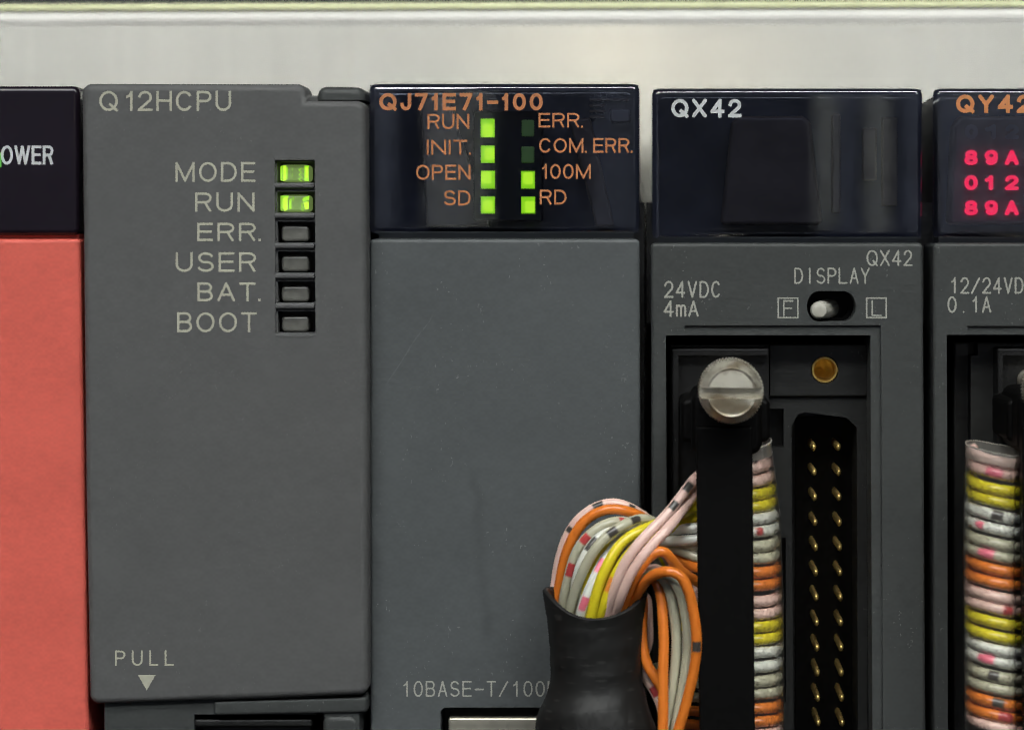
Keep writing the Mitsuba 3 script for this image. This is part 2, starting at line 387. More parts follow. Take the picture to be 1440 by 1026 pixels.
# ------------------------------------------------------------------ red power supply module, left edge
k = thing('power_supply_module', 'red power supply module with a dark window reading POWER, at the left edge', 'module')
add(f'{k}__face', tri(prism([(-300, 336), (113.5, 336), (126.5, 1130), (-300, 1130)], -1.2, 80, .45)), 'mat_red', smooth=35)
add(f'{k}__window', tri(prism(rect(-300, 121, 112, 331), -.7, 5, .55, .8, 5)), 'mat_power_window', smooth=40)
add(f'{k}__housing', tri(block(-300, 126, 108, 345, 5.1, 80)), 'mat_dark_grey')
add(f'{k}__sill', tri(block(-300, 329, 111, 338, .4, 5)), 'mat_red')
write(k, 'POWER', -15, 204.7, 75, 231.5, 3.9, -.7, 'mat_ink_white', gap=.1)
led = block(-30, 214, 2.5, 236, -.72, .2, .1)
add(f'{k}__indicator', tri(led), 'mat_lens_dark', emitter=glow(.01, .22, .015))
labels[f'{k}__indicator'] = {'label': 'green power light'}

# ------------------------------------------------------------------ processor module with its hinged cover
k = thing('processor_module', 'grey processor module with a column of six lamps, two lit green, on its cover', 'module')
YD = -3.0
door = prism([(114, 117.5), (431, 118), (441, 500), (441, 979.6), (125.5, 990.5), (119.5, 680)], YD, 1.5, .7, 1.0, 5) + \
    prism([(300, 141), (514, 141.5), (517, 500), (517.5, 977), (300, 985), (300, 500)], YD, 1.5, .7, 1.0, 5)
door = door - prism(rect(384.5, 224.5, 441, 470, 1), YD - 1, YD + .55)
for i in range(6):
    y = 226.5 + 42.35 * i
    door = door - block(386.5 + i * .3, y, 440 + i * .3, y + 30, YD - 1, YD + 4.2)
add(f'{k}__cover', tri(door), 'mat_cpu_grey', smooth=30)
for i in range(6):
    y = 226.5 + 42.35 * i
    add(num(f'{k}__divider'), tri(block(384 + i * .35, y + 30.5, 441.5 + i * .3, y + 38.5, YD - .02, YD + 1.5, .22)), 'mat_cpu_grey', smooth=35)
GREENS = {'hot': (.42, .76, .015), 'lit': (.23, .56, .004), 'mid': (.13, .31, .004), 'dim': (.07, .105, .03)}
for i in range(6):
    y = 226.5 + 42.35 * i
    key = num(f'{k}__indicator')
    if i >= 2:
        add(key, tri(block(395.5, y + 5.5, 434.5, y + 28.5, YD + 1.2, YD + 4.4, .3, .45)), 'mat_lens_off', smooth=35)
        continue
    add(key, tri(block(393.5, y + 5, 435, y + 29.2, YD + 1.2, YD + 4.4, .3, .45)), 'mat_lens_dark', smooth=35, emitter=glow(*GREENS['dim']))
    labels[key] = {'label': 'lamp lit bright green beside the word ' + ('MODE', 'RUN')[i]}
    t, b = y + 6.5, y + 28
    if i == 0:
        strips = [('lit', [(394.5, t + 1), (397, t), (397, b), (394.5, b - 1)]), ('hot', [(398, t), (402.5, t), (402.5, b - 1), (398, b)]), ('lit', [(403, t + 2), (404.6, t + 2), (404.6, b - 3), (403, b - 3)]),
                  ('mid', [(410.5, t + 3), (411.5, t + 3), (411.5, t + 7), (410.5, t + 7)]), ('mid', [(410.5, t + 11), (411.5, t + 11), (411.5, t + 16), (410.5, t + 16)]),
                  ('lit', [(428, t), (434, t), (434, b), (428, b)]), ('hot', [(429.5, t + 2), (433, t + 2), (433, b - 4), (429.5, b - 4)])]
        for q in range(3):
            zz = t + 3 + q * 6.5
            strips += [('lit', [(419.5, zz + 3), (423.5, zz), (424.5, zz + .8), (421, zz + 3.2), (424.5, zz + 5.4), (423.5, zz + 6.2)]), ('mid', [(425, zz), (427.6, zz + 2.6), (427.6, zz + 4.2), (425, zz + 1.8)])]
    else:
        strips = [('mid', [(394.5, t), (397, t - .5), (397, b), (394.5, b - 1)]), ('hot', [(397.5, t + 4), (404.5, t + 1), (404.5, b - 2), (400, b), (397.5, b - 4)]), ('lit', [(397.5, t), (406, t), (406, t + 3), (397.5, t + 3.4)]),
                  ('lit', [(406.5, t + 6), (409.8, t + 3), (409.8, b - 3), (406.5, b - 2)]), ('mid', [(411.5, t + 1), (413.5, t + 2), (413.5, t + 7), (411.5, t + 7)]),
                  ('lit', [(424, t + 6), (427.5, t + 2), (434.5, t), (434.5, t + 6), (427, t + 8)]), ('hot', [(426.5, t + 9), (434, t + 8), (434, b - 3), (429, b - 2)]), ('mid', [(423, t + 10), (425.5, t + 9), (427, b), (424, b)])]
    for lv, pts in strips:
        add(num(f'{key}__glow'), plate(Polygon(pts), YD + (1.13 if lv == 'hot' else 1.16), YD + 1.5), 'mat_lens_dark', emitter=glow(*GREENS[lv]))
C = 'mat_ink_cream'
write(k, 'Q12HCPU', 139.5, 128, 325, 156.3, 3.5, YD, C, space={0: .42})
for t, a, b, c, d in (('MODE', 246.7, 228, 359, 255.8), ('RUN', 274.3, 270.7, 358, 297.7), ('ERR.', 277.3, 313.3, 367, 339), ('USER', 247, 354.7, 360, 382.2), ('BAT.', 277.5, 397, 366.5, 423.6), ('BOOT', 249, 439, 361, 467)):
    write(k, t, a, b, c, d, 3.3, YD, C, gap=.22)
write(k, 'PULL', 161.7, 914, 244.2, 935.5, 2.5, YD, C, mono=None, gap=.48)
add(f'{k}__arrow_mark', plate(Polygon([(194, 948.3), (218.7, 948.3), (206.3, 970)]), YD - .03, YD + .05), C)
add(f'{k}__latch', tri(prism([(446, 121.5), (513, 122.5), (513.5, 200), (446, 200)], -.6, 40, .7, .9, 5) - block(440, 137.5, 540, 240, -5, 60)), 'mat_face_grey', smooth=35)
add(f'{k}__hinge_bar', tri(block(425, 134.5, 450, 160, .4, 40, .2)), 'mat_cpu_grey', smooth=35)
add(f'{k}__housing', tri(block(128, 140, 512, 975, 4.2, 86)), 'mat_dark_grey')
add(f'{k}__lower_body', tri(block(146, 978, 506, 1150, -1.8, 86, .2) - block(268, 1009, 442, 1200, -4, 12) - block(441, 1002, 453, 1200, -4, 14)), 'mat_face_grey', smooth=30)
add(f'{k}__ledge', tri(prism([(300, 985), (516, 979), (516, 1002), (300, 1006)], -2.3, 8, .35)), 'mat_face_grey', smooth=35)
add(f'{k}__socket_cover', tri(block(270, 1010, 439, 1022, -1.2, 14, .3) + block(270, 1019, 439, 1160, 3, 14, .3)), 'mat_connector', smooth=35)
add(f'{k}__button', tri(block(453.5, 1005, 504, 1150, -2.0, 14, .55, 1.0)), 'mat_face_grey', smooth=35)

# ------------------------------------------------------------------ network module
k = thing('network_module', 'dark grey network module with six lit green lamps and orange lettering in its window', 'module')
face = prism([(519.5, 336), (899.5, 336), (902, 1150), (520.5, 1150)], 0, 6.5, .35, .5)
face = face - prism([(618, 996), (875, 996), (875, 1180), (618, 1180)], -1, 6.2, 0, .7)
add(f'{k}__face', tri(face), 'mat_face_smeared', smooth=35)
add(f'{k}__face_step', tri(block(533, 325, 891, 340, .9, 6)), 'mat_face_grey')
rear(k, 521, 118, 899, 338, 6.6)
window(k, 518, 117.5, 900, 328.5, -.25, 6.1)
# behind the smoky window: circuit board, added grey blocks imitating reflected bands
add(f'{k}__board', tri(block(520.5, 120, 897.5, 327, 5.2, 6)), 'mat_inner')
add(f'{k}__reflection_block', tri(prism([(591, 140), (628, 135), (690, 318), (600, 318)], 3.4, 5.3, .3)), 'mat_inner_pale', smooth=35)  # solid block whose grey imitates a band reflected in the window
add(f'{k}__reflection_block_001', tri(prism([(800, 170), (830, 165), (864, 318), (838, 318)], 4.0, 5.3, .3)), 'mat_inner_dim', smooth=35)
for i, y in enumerate((139, 147, 155, 163)):
    add(num(f'{k}__circuit_track'), tri(block(829, y, 884 if i == 0 else 850, y + 3, 4.6, 5.3)), 'mat_inner_dim')
add(f'{k}__chip', tri(block(858, 154, 886, 172, 3.6, 5.3, .2)), 'mat_inner_pale', smooth=35)


LEDS = [(676, 167, 696, 193.5, 1), (676.3, 204.5, 696, 229.5, 1), (676.3, 240, 696.3, 265.5, 1), (676.3, 276, 696.3, 300.5, 1),
        (733.3, 168.5, 751.5, 192.5, 0), (733, 206, 751.8, 229.5, 0), (732.7, 240.5, 752.5, 265.5, 1), (732.8, 276.3, 752.8, 300.5, 1)]
for i, (a, b, c, d, on) in enumerate(LEDS):
    key = num(f'{k}__indicator')
    Yl = .9
    if not on:
        add(key, tri(block(a, b, c, d, Yl, 5.3, .15)), 'mat_guide_green', smooth=35)
        continue
    labels[key] = {'label': 'lamp lit bright green'}
    add(key, plate(sbox(a, b, c, d), Yl, 5.3), 'mat_lens_dark', emitter=glow(.36, .92, .006))
    add(f'{key}__glow', plate(sbox(a + 1.6, b + 2, c - 1.4, d - 2).buffer(1.2).buffer(-.8), Yl - .05, 2), 'mat_lens_dark', emitter=glow(.60, 1.5, .01))
    dx, dy = 2.5 * math.sin(i * 2.1), 3 * math.cos(i * 1.7)
    add(f'{key}__glow_001', plate(sbox(a + 6 + dx, b + 7 + dy, c - 6 + dx, d - 7 + dy).buffer(3), Yl - .10, 2), 'mat_lens_dark', emitter=glow(1.15, 2.1, .05))
add(f'{k}__lamp_holder', tri(block(666, 156, 762, 310, .98, 5.3, .1)), 'mat_holder')
O = 'mat_ink_orange'
YW = -.25
write(k, 'QJ71E71-100', 533.3, 131, 763.3, 155.5, 5.0, YW, O, gap=.2)
for t, a, b, c, d in (('RUN', 601, 160.3, 660, 181.7), ('INIT.', 600, 196.7, 662.5, 217.7), ('OPEN', 585, 231.7, 661.7, 253), ('SD', 624, 267.7, 662, 289),
                      ('ERR.', 757.3, 159, 820, 179.5), ('COM.', 758, 194.3, 825.5, 215), ('ERR.', 834, 194.3, 890, 215), ('100M', 762, 230.7, 831, 251.7), ('RD', 759, 266.7, 796.7, 287.7)):
    write(k, t, a, b, c, d, 2.9, YW, O, gap=.14)
write(k, '10BASE-T/100BASE-TX', 563.5, 956.7, 0, 979, 2.2, 0, 'mat_ink_grey', mono=(17.15, 13.2), round_=True)
port = block(630.5, 1008.5, 862, 1180, .3, 6.1, .25) - block(648, 1034, 846, 1200, -2, 5.5)
add(f'{k}__port', tri(port), 'mat_shield', smooth=35)

# ------------------------------------------------------------------ input module
YC = 6.0
k = thing('input_module', 'dark grey input module with a blank dark window and a small slide switch', 'module')
face = prism([(915, 341.5), (1298, 341.5), (1302.5, 1150), (917.5, 1150)], 0, 14, .35, .5)
face = face - prism([(963, 458), (1240, 457.5), (1244, 1200), (963, 1200)], -1, .45)
face = face - prism([(936.5, 472), (1225.5, 472), (1229.5, 1200), (939, 1200)], -1, 30)
cx = [(x, y) for x, y in arc(1152.5, 431, 17, 21.5, 90, 270, 14) + arc(1187.5, 431, 17, 21.5, -90, 90, 14)]
face = face - prism(cx, -1, 7)
add(f'{k}__face', tri(face), 'mat_face_grey', smooth=35)
add(f'{k}__face_step', tri(block(925, 332, 1290, 345, .9, 6)), 'mat_face_grey')
rear(k, 916, 124, 1300, 344, 30)
window(k, 916, 124, 1298, 336, -.2, 6.1)
add(f'{k}__board', tri(block(918.5, 126.5, 1295.5, 334, 5.4, 6)), 'mat_inner')
add(f'{k}__display_block', tri(prism([(1038, 163), (1130, 163), (1140, 172), (1157, 316), (1013, 316), (1029, 172)], 2.6, 5.5, .5)), 'mat_inner_dim', smooth=35)
labels[f'{k}__display_block'] = {'label': 'dim brownish display block behind the dark window'}
add(f'{k}__reflection_block', tri(block(1213, 180, 1233, 254, 4.2, 5.5, .2)), 'mat_inner_dim', smooth=35)  # this and the next two: added blocks imitating vertical room reflections
add(f'{k}__reflection_block_001', tri(block(1170, 160, 1182, 300, 4.2, 5.5, .2)), 'mat_inner_dim', smooth=35)
add(f'{k}__reflection_block_002', tri(block(1240, 165, 1262, 290, 4.6, 5.5, .2)), 'mat_inner_dim', smooth=35)
write(k, 'QX42', 944, 139.3, 1042.7, 165.3, 5.0, -.2, 'mat_ink_white', gap=.2)
G = 'mat_ink_grey'
write(k, 'QX42', 1218.5, 351.5, 1283, 374, 2.4, 0, G, round_=True, gap=.18)
write(k, 'DISPLAY', 1116.5, 376.4, 0, 399, 2.3, 0, G, mono=(15.6, 12.6), round_=True)
write(k, '24VDC', 933.5, 395, 0, 418.7, 2.7, 0, G, mono=(16.6, 13.6), round_=True)
write(k, '4mA', 933, 422.3, 0, 445.3, 2.7, 0, G, mono=(17.4, 14.6), round_=True)
for c, x0, x1 in (('F', 1093.4, 1123), ('L', 1217.7, 1247.3)):
    fr = sbox(x0, 418, x1, 447.6)
    fr = unary_union([fr.difference(fr.buffer(-2.1, join_style='mitre')), letters(c, x0 + 7.8, 422, x0 + 22.4, 444.5, 2.2, round_=True)])
    add(num(f'{k}__lettering'), plate(fr, -.03, .05), G)
# slide switch, its lever pushed to the left
add(f'{k}__slide_switch', tri(block(1132, 408, 1208, 456, 3.4, 5.4) - prism([(x, y) for x, y in arc(1157, 434, 14, 13, 90, 270, 10) + arc(1180, 434, 14, 13, -90, 90, 10)], 2, 4.4)), 'mat_black')
c0, c1 = P(1166, 433, 4.3), P(1152, 436, -.1)
lev = Manifold.hull_points(np.array([c + rr * np.array([math.cos(a), 0, math.sin(a)]) for c, rr in ((c0, 1.0e-3), (c1 + np.array([0, .35e-3, 0]), .88e-3), (c1 + np.array([0, .1e-3, 0]), .72e-3), (c1, .45e-3)) for a in np.linspace(0, 2 * math.pi, 24, False)]))
add(f'{k}__slide_switch__lever', tri(lev), 'mat_switch', smooth=35)
# connector socket in the recess
sock = block(941, 483, 1221.5, 558, YC - 1.0, 16, .25) + block(941, 557, 1222, 1180, YC - .3, 16, .2)
sock = sock - block(1079, 486, 1086, 560, 0, 7) - block(1082, 579, 1106, 635, 0, 9) - block(1098, 764, 1109, 1000, 0, 9)
pit = prism([(1117, 604), (1126, 588), (1136, 584), (1196, 592), (1211, 606), (1213, 1190), (1121, 1190)], 0, 14.5, 0)
sock = sock - pit
nutc = P(1160, 520, YC - 1)
cyl = lambda r, y0, y1, c, n=48: Manifold.hull_points(np.array([(c[0] + r * math.cos(a), y * MM, c[2] + r * math.sin(a)) for a in np.linspace(0, 2 * math.pi, n, False) for y in (y0, y1)]))
sock = sock - cyl(1.40e-3, 0, 12, nutc)
add(f'{k}__socket', tri(sock), 'mat_connector', smooth=30)
add(f'{k}__socket__floor', tri(block(1119, 586, 1214, 1190, 13.6, 14.4)), 'mat_black')
add(f'{k}__socket__nut', tri(cyl(1.30e-3, YC - .7, 11, nutc) - Manifold.hull_points(np.array([(nutc[0] + r * math.cos(a), y * MM, nutc[2] + r * math.sin(a)) for a in np.linspace(0, 2 * math.pi, 40, False) for r, y in ((1.16e-3, YC - 1.2), (1.0e-3, YC - .2), (.96e-3, YC + 1.6), (.05e-3, YC + 2.2))]))), 'mat_brass', smooth=30)
pin_proto = []
for i in range(12):
    for px in (1144.5 + .55 * i, 1179 + .5 * i):
        c = P(px, 628.5 + 35.25 * i, 6.2)
        w = .28e-3
        pts = [(c[0] + w * rr * math.cos(t), (6.2 + yo) * MM, c[2] + w * 1.6 * rr * math.sin(t)) for t in np.arange(12) * math.pi / 6 for rr, yo in ((.3, 0), (.7, .10), (.95, .34), (1.0, .7), (1.0, 8.4))]
        add(num(f'{k}__socket__pin'), tri(Manifold.hull_points(np.array(pts))), 'mat_gold', smooth=50)

# ------------------------------------------------------------------ output module, right edge
k = thing('output_module', 'dark grey output module showing red glowing digits, cut by the right edge', 'module')
face = prism([(1311.5, 341.5), (1694, 341.5), (1698, 1150), (1313.5, 1150)], 0, 14, .35, .5)
face = face - prism([(1362, 458.5), (1638, 458.5), (1640, 1200), (1362, 1200)], -1, .45)
face = face - prism([(1333, 471), (1622, 471), (1625, 1200), (1335, 1200)], -1, 30)
add(f'{k}__face', tri(face), 'mat_face_grey', smooth=35)
add(f'{k}__face_step', tri(block(1320, 332, 1690, 345, .9, 6)), 'mat_face_grey')
rear(k, 1313, 124, 1694, 344, 30)
window(k, 1312, 124, 1694, 336, -.2, 6.1)
add(f'{k}__board', tri(block(1314.5, 126.5, 1692, 334, 5.4, 6)), 'mat_inner')
add(f'{k}__display_block', tri(prism([(1350, 163), (1640, 163), (1652, 316), (1333, 316), (1340, 178)], 2.6, 5.5, .5)), 'mat_inner_dim', smooth=35)
write(k, 'QY42', 1344.5, 133.2, 1450, 159, 5.6, -.2, 'mat_ink_light_orange', gap=.2)


for row, yt in (('89A', 211), ('012', 246.3), ('89A', 281.7)):
    for j, c in enumerate(row):
        x0, x1 = ((1356.7, 1375), (1385, 1403.3), (1413.6, 1432.6))[j]
        if c == '1':
            x0, x1 = x0 + .5, x1 - 5
        key = num(f'{k}__digit')
        add(key, plate(letters(c, x0, yt, x1, yt + 21.2, 5.3, round_=True), 2.0, 3.2), 'mat_lens_dark', emitter=glow(2.3, .004, .17))
        labels[key] = {'label': f'red glowing character {c}'}
for j, c in enumerate('012'):
    x0, x1 = ((1356.7, 1375), (1385, 1403.3), (1413.6, 1432.6))[j]
    add(num(f'{k}__digit'), plate(letters(c, x0, 175, x1, 196, 6.2, round_=True), 2.4, 3.2), 'mat_inner_pale')
write(k, '12/24VDC', 1335, 389.7, 0, 413, 2.5, 0, G, mono=(15.3, 12.6), round_=True)
write(k, '0.1A', 1332, 416.5, 0, 439.7, 2.5, 0, G, mono=(16.2, 13), round_=True)
sock = block(1341, 480.5, 1615, 1180, YC - .6, 16, .25) - block(1352, 503, 1374, 1180, 0, 8) - block(1370, 485, 1384, 503, 0, 9)
add(f'{k}__socket', tri(sock), 'mat_connector', smooth=30)


# ------------------------------------------------------------------ cable connectors plugged into the two modules
def knob(c, r, y0, y1):
    """Knurled slotted head: centre c, radius, front y0, back y1 (mm)."""
    n = 60
    a = np.linspace(0, 2 * math.pi, 4 * n, False)
    kn = 1 + .022 * np.where((np.arange(4 * n) % 4) < 2, 1, -1)
    rings = [(r * .70, y0 + .12, 0), (r * .755, y0, 0), (r * .80, y0 + .1, 0), (r * .94, y0 + .75, 0), (r * .985, y0 + 1.0, 1), (r, y0 + 1.3, 1), (r, y1 - .3, 1), (r * .9, y1, 0)]
    v, f = [], []
    for rr, y, kk in rings:
        q = rr * (kn if kk else np.ones(4 * n))
        v += [(c[0] + q[i] * math.cos(a[i]), y * MM, c[2] + q[i] * math.sin(a[i])) for i in range(4 * n)]
    m = 4 * n
    for j in range(len(rings) - 1):
        for i in range(m):
            i2 = (i + 1) % m
            f += [(j * m + i, j * m + i2, (j + 1) * m + i2), (j * m + i, (j + 1) * m + i2, (j + 1) * m + i)]
    v += [(c[0], y0 * MM, c[2]), (c[0], y1 * MM, c[2])]
    for i in range(m):
        i2 = (i + 1) % m
        f += [(len(v) - 2, i2, i), (len(v) - 1, (len(rings) - 1) * m + i, (len(rings) - 1) * m + i2)]
    t = trimesh.Trimesh(np.array(v), np.array(f), process=False)
    t.fix_normals()
    man = Manifold(Mesh(np.array(t.vertices, np.float32), np.array(t.faces, np.uint32)))
    hw = .47e-3
    lo, hi = c[2] - hw - .1e-3, c[2] + hw - .1e-3
    slot = Manifold.hull_points(np.array([(c[0] + s * r * 1.2, y * MM, z) for s in (-1, 1) for y, z in ((y0 - 1, lo - .12e-3), (y0 - 1, hi + .12e-3), (y0 + 1.0, lo), (y0 + 1.0, hi))]))
    return man - slot


def connector(key, dx, label, full):
    k = thing(key, label, 'connector', 'cable connectors plugged into the modules')
    X = lambda pts: [(x + dx, y) for x, y in pts]
    plug = prism(X(rect(944, 489, 1082, 1180, 2)), 2.0, 7.5, .25) - prism(X(rect(954, 500, 1084, 1200, 1)), 1, 3.6)
    add(f'{k}__shell', tri(plug), 'mat_shell', smooth=30)
    head = prism(X(rect(957, 560, 1083, 622)), -8.0, 3.0, .5, .7) + prism(X(rect(972, 548, 1072, 640)), -11.6, 0, .6, 1.2)
    add(f'{k}__head', tri(head), 'mat_black', smooth=35)
    hood = prism(X([(979, 600), (1058, 600), (1063, 1180), (985.5, 1180)]), -13.4, -11.2, .2)
    add(f'{k}__bar', tri(hood), 'mat_black', smooth=35)
    add(f'{k}__terminal_block', tri(prism(X(rect(1000, 630, 1052, 1180)), -6.5, 4)), 'mat_black')
    c = P(1027 + dx, 548, -15.0)
    add(f'{k}__thumb_screw', tri(knob(c, 2.98e-3, -19.5, -12.6)), 'mat_nickel', smooth=25)
    add(f'{k}__thumb_screw__shank', tri(cyl(1.2e-3, -13, 6, c)), 'mat_nickel', smooth=35)


connector('cable_connector', 0, 'black cable connector with knurled thumb screw and upright black bar, left of the gold pins', True)
connector('cable_connector_001', 458, 'black cable connector mostly beyond the right edge, under the orange lettering', False)


# ------------------------------------------------------------------ wires
PINK, YELLOW, WHITE, GREY, ORANGE = (.66, .45, .385), (.60, .50, .02), (.62, .63, .56), (.40, .385, .28), (.62, .165, .022)
RED_MARK, PINK_MARK, BLACK_MARK, ORANGE_MARK = (.40, .05, .05), (.70, .16, .22), (.05, .045, .04), (.6, .2, .04)


def wire(key, pts, col, label, group, marks=(), r=.47, r0=None, taper=(0, 1)):
    """Insulated wire through measured points (x, y, depth mm); marks: printed dashes as (x, y, colour, length mm). r0: its radius before the taper."""
    q = np.array([P(*p) for p in pts])
    d = np.concatenate([[0], np.cumsum(np.sqrt(np.linalg.norm(np.diff(q, axis=0), axis=1)))])
    s = CubicSpline(d, q)
    fine = s(np.linspace(0, d[-1], 900))
    L = np.concatenate([[0], np.cumsum(np.linalg.norm(np.diff(fine, axis=0), axis=1))])
    n = max(30, int(L[-1] / .2e-3))
    l = np.linspace(0, L[-1], n)
    sd = rng.random() * 50
    ph = np.stack([l * 330, l * 0 + sd, l * 0], 1)
    c = np.stack([np.interp(l, L, fine[:, i]) for i in range(3)], 1)
    c = c + np.stack([meshkit.noise(ph + 11.3 * i) - .5 for i in range(3)], 1) * .16e-3     # small kinks
    t = np.gradient(c, axis=0); t /= np.linalg.norm(t, axis=1, keepdims=True)
    a = np.cross(t[0], [0, 1, 0.01]); a /= np.linalg.norm(a)
    sides = 24
    ang = np.arange(sides) * 2 * math.pi / sides
    rad = np.full(n, r) if r0 is None else np.interp(l / L[-1], taper, (r0, r))
    rad = rad * (1 + .05 * (meshkit.noise(ph * 1.7 + 3) - .5))
    tone = .93 + .12 * meshkit.noise(ph * 1.2 + 5)
    A = np.zeros((n, 3))
    for i in range(n):
        a = a - t[i] * a.dot(t[i]); a /= np.linalg.norm(a)
        A[i] = a
    B = np.cross(t, A)
    dirs = np.cos(ang)[None, :, None] * A[:, None] + np.sin(ang)[None, :, None] * B[:, None]
    v = c[:, None] + dirs * rad[:, None, None] * MM
    colr = np.array(col)[None, None] * tone[:, None, None] * np.ones((n, sides, 1))
    view = EYE - c; view /= np.linalg.norm(view, axis=1, keepdims=True)
    facing = (dirs * view[:, None]).sum(-1)
    for m in marks:
        best = np.argmin([np.linalg.norm(pt[[0, 2]] - P(m[0], m[1], 1000 * pt[1])[[0, 2]]) for pt in c])
        ln = (m[3] if len(m) > 3 else 1.2) * MM
        on = (np.abs(l - l[best]) < ln / 2)[:, None] & (facing > .6)
        colr[on] = m[2]
    i, j = np.meshgrid(np.arange(n - 1), np.arange(sides), indexing='ij')
    j2 = (j + 1) % sides
    p00, p10, p11, p01 = i * sides + j, (i + 1) * sides + j, (i + 1) * sides + j2, i * sides + j2
    f = [np.stack([p00, p10, p11], -1).reshape(-1, 3), np.stack([p00, p11, p01], -1).reshape(-1, 3)]
    k = np.arange(1, sides - 1)
    f += [np.stack([0 * k, k, k + 1], 1), (n - 1) * sides + np.stack([0 * k, k + 1, k], 1)]
    m = trimesh.Trimesh(v.reshape(-1, 3), np.concatenate(f), process=False)
    if m.volume < 0:
        m.invert()
    scene[key] = mikit.ply(m, 'mat_wire', True, color=colr.reshape(-1, 3))
    thing(key, label, 'wire', group)


NAMES = {PINK: 'pink', YELLOW: 'yellow', WHITE: 'white', GREY: 'pale grey', ORANGE: 'orange'}
ORD = ['topmost', 'second', 'third', 'fourth', 'fifth', 'sixth', 'seventh', 'eighth', 'ninth', 'tenth', 'eleventh', 'twelfth', 'thirteenth', 'fourteenth', 'fifteenth',
       'sixteenth', 'seventeenth', 'eighteenth', 'nineteenth', 'twentieth', 'twenty-first']
SEQ = [PINK, PINK, YELLOW, YELLOW, WHITE, WHITE, GREY, GREY, ORANGE, ORANGE] * 2 + [PINK]
YR = [657, 675, 694, 712, 729.5, 747.5, 766.5, 785, 803, 822, 843, 861, 880.5, 897.5, 917, 936, 956, 975, 994.5, 1013.5, 1031]
edge = lambda y: float(np.interp(y, [640, 690, 740, 800, 860, 1030], [1083, 1090, 1095.5, 1097.5, 1100, 1101]))
# what each row does left of the black bar: exit height, then the way to the sleeve
LEFT = {
    0: [(986, 667, -8.6), (972, 680, -9.4), (955, 702, -10.4), (932, 729, -11.6), (904, 757, -12.6), (878, 793, -12.8), (862, 832, -12), (852, 868, -10.4), (842, 910, -9)],
    1: [(986, 680, -7.8), (975, 694, -8.6), (960, 716, -10.2), (940, 741, -11.8), (915, 768, -12.8), (890, 802, -13), (874, 838, -12), (864, 864, -10.2), (852, 910, -9)],
    2: [(988, 709, -8.2), (962, 719, -8.6), (930, 733, -9.4), (903, 745, -10.4), (874, 763, -11.4), (852, 797, -12), (839, 834, -11.8), (829, 872, -11), (828, 910, -9)],
    3: [(988, 722, -7.6), (962, 735, -8), (932, 746, -8.8), (907, 758, -9.8), (886, 776, -11), (867, 803, -11.7), (853, 838, -11.6), (842, 870, -10.6), (838, 910, -8.5)],
    4: [(990, 741, -8.8), (965, 743, -8.6), (935, 746, -7.8), (900, 741, -7.6), (868, 743, -8.8), (840, 757, -10), (823, 781, -10.2), (812, 812, -9.8), (806, 860, -8.6), (815, 910, -8)],
    5: [(990, 757, -9.2), (965, 759, -9), (938, 760, -8.4), (905, 757, -8.6), (874, 765, -9.6), (850, 785, -10.8), (835, 815, -11.4), (823, 845, -11.2), (816, 872, -10.4), (820, 910, -9)],
    6: [(990, 770, -8.6), (962, 764, -8), (938, 748, -8), (912, 731, -9.2), (890, 732, -10.4), (864, 746, -11.4), (838, 770, -11.8), (819, 803, -11.4), (806, 840, -10.4), (801, 868, -9.4), (808, 910, -8)],
    7: [(990, 786, -8.8), (962, 776, -8), (935, 764, -6.8), (908, 744, -7.2), (874, 732, -8.6), (845, 740, -9.4), (817, 765, -9.4), (801, 803, -8.8), (793, 840, -8), (791, 866, -7.4), (802, 910, -7)],
    8: [(990, 800, -9), (960, 790, -7.6), (935, 770, -6), (912, 735, -6.6), (890, 721, -7.8), (862, 715, -8.4), (833, 725, -8.2), (807, 753, -7.8), (792, 796, -7.2), (785, 840, -6.6), (785, 866, -6.6), (796, 910, -6.6)],
    9: [(990, 821, -9.2), (972, 812, -10), (955, 799, -11.2), (943, 785, -12.2), (931, 775, -12.8), (914, 782, -12.8), (897, 803, -12.6), (884, 829, -11.4), (874, 858, -9.8), (862, 910, -8)],
    10: [(990, 838, -8.5), (965, 820, -6), (940, 785, -5), (915, 735, -5.6), (895, 718, -6.4), (868, 708, -6.8), (836, 714, -6.8), (806, 740, -6.6), (789, 781, -6.2), (780, 830, -5.8), (780, 866, -5.8), (795, 910, -6)],
    11: [(990, 853, -8), (968, 846, -7), (945, 822, -6.5), (925, 800, -8), (908, 806, -10), (893, 828, -10), (880, 852, -8.6), (868, 910, -7)],
}
for i in range(12, 21):
    y = YR[i] + 6
    LEFT[i] = [(990, y, -8.6), (972, y - 2, -6.5), (950, y - 4, -4), (925, y + 10 - (i - 12) * 12, -2.5)]
for i, dx, dd in ((13, 0, 0), (14, -6, .5), (15, 9, -.3), (16, -14, .2), (12, 17, -1)):
    y = YR[i] + 6
    LEFT[i] = [(990, y, -8.6), (972, y - 12, -6), (955, y - 40, -4), (938 + dx / 3, 800, -3.2), (908 + dx, 757, -4.4 + dd), (876 + dx, 750, -6 + dd), (850 + dx, 775, -7 + dd), (830 + dx, 815, -7.2 + dd), (820 + dx, 862, -7), (822, 910, -7)]
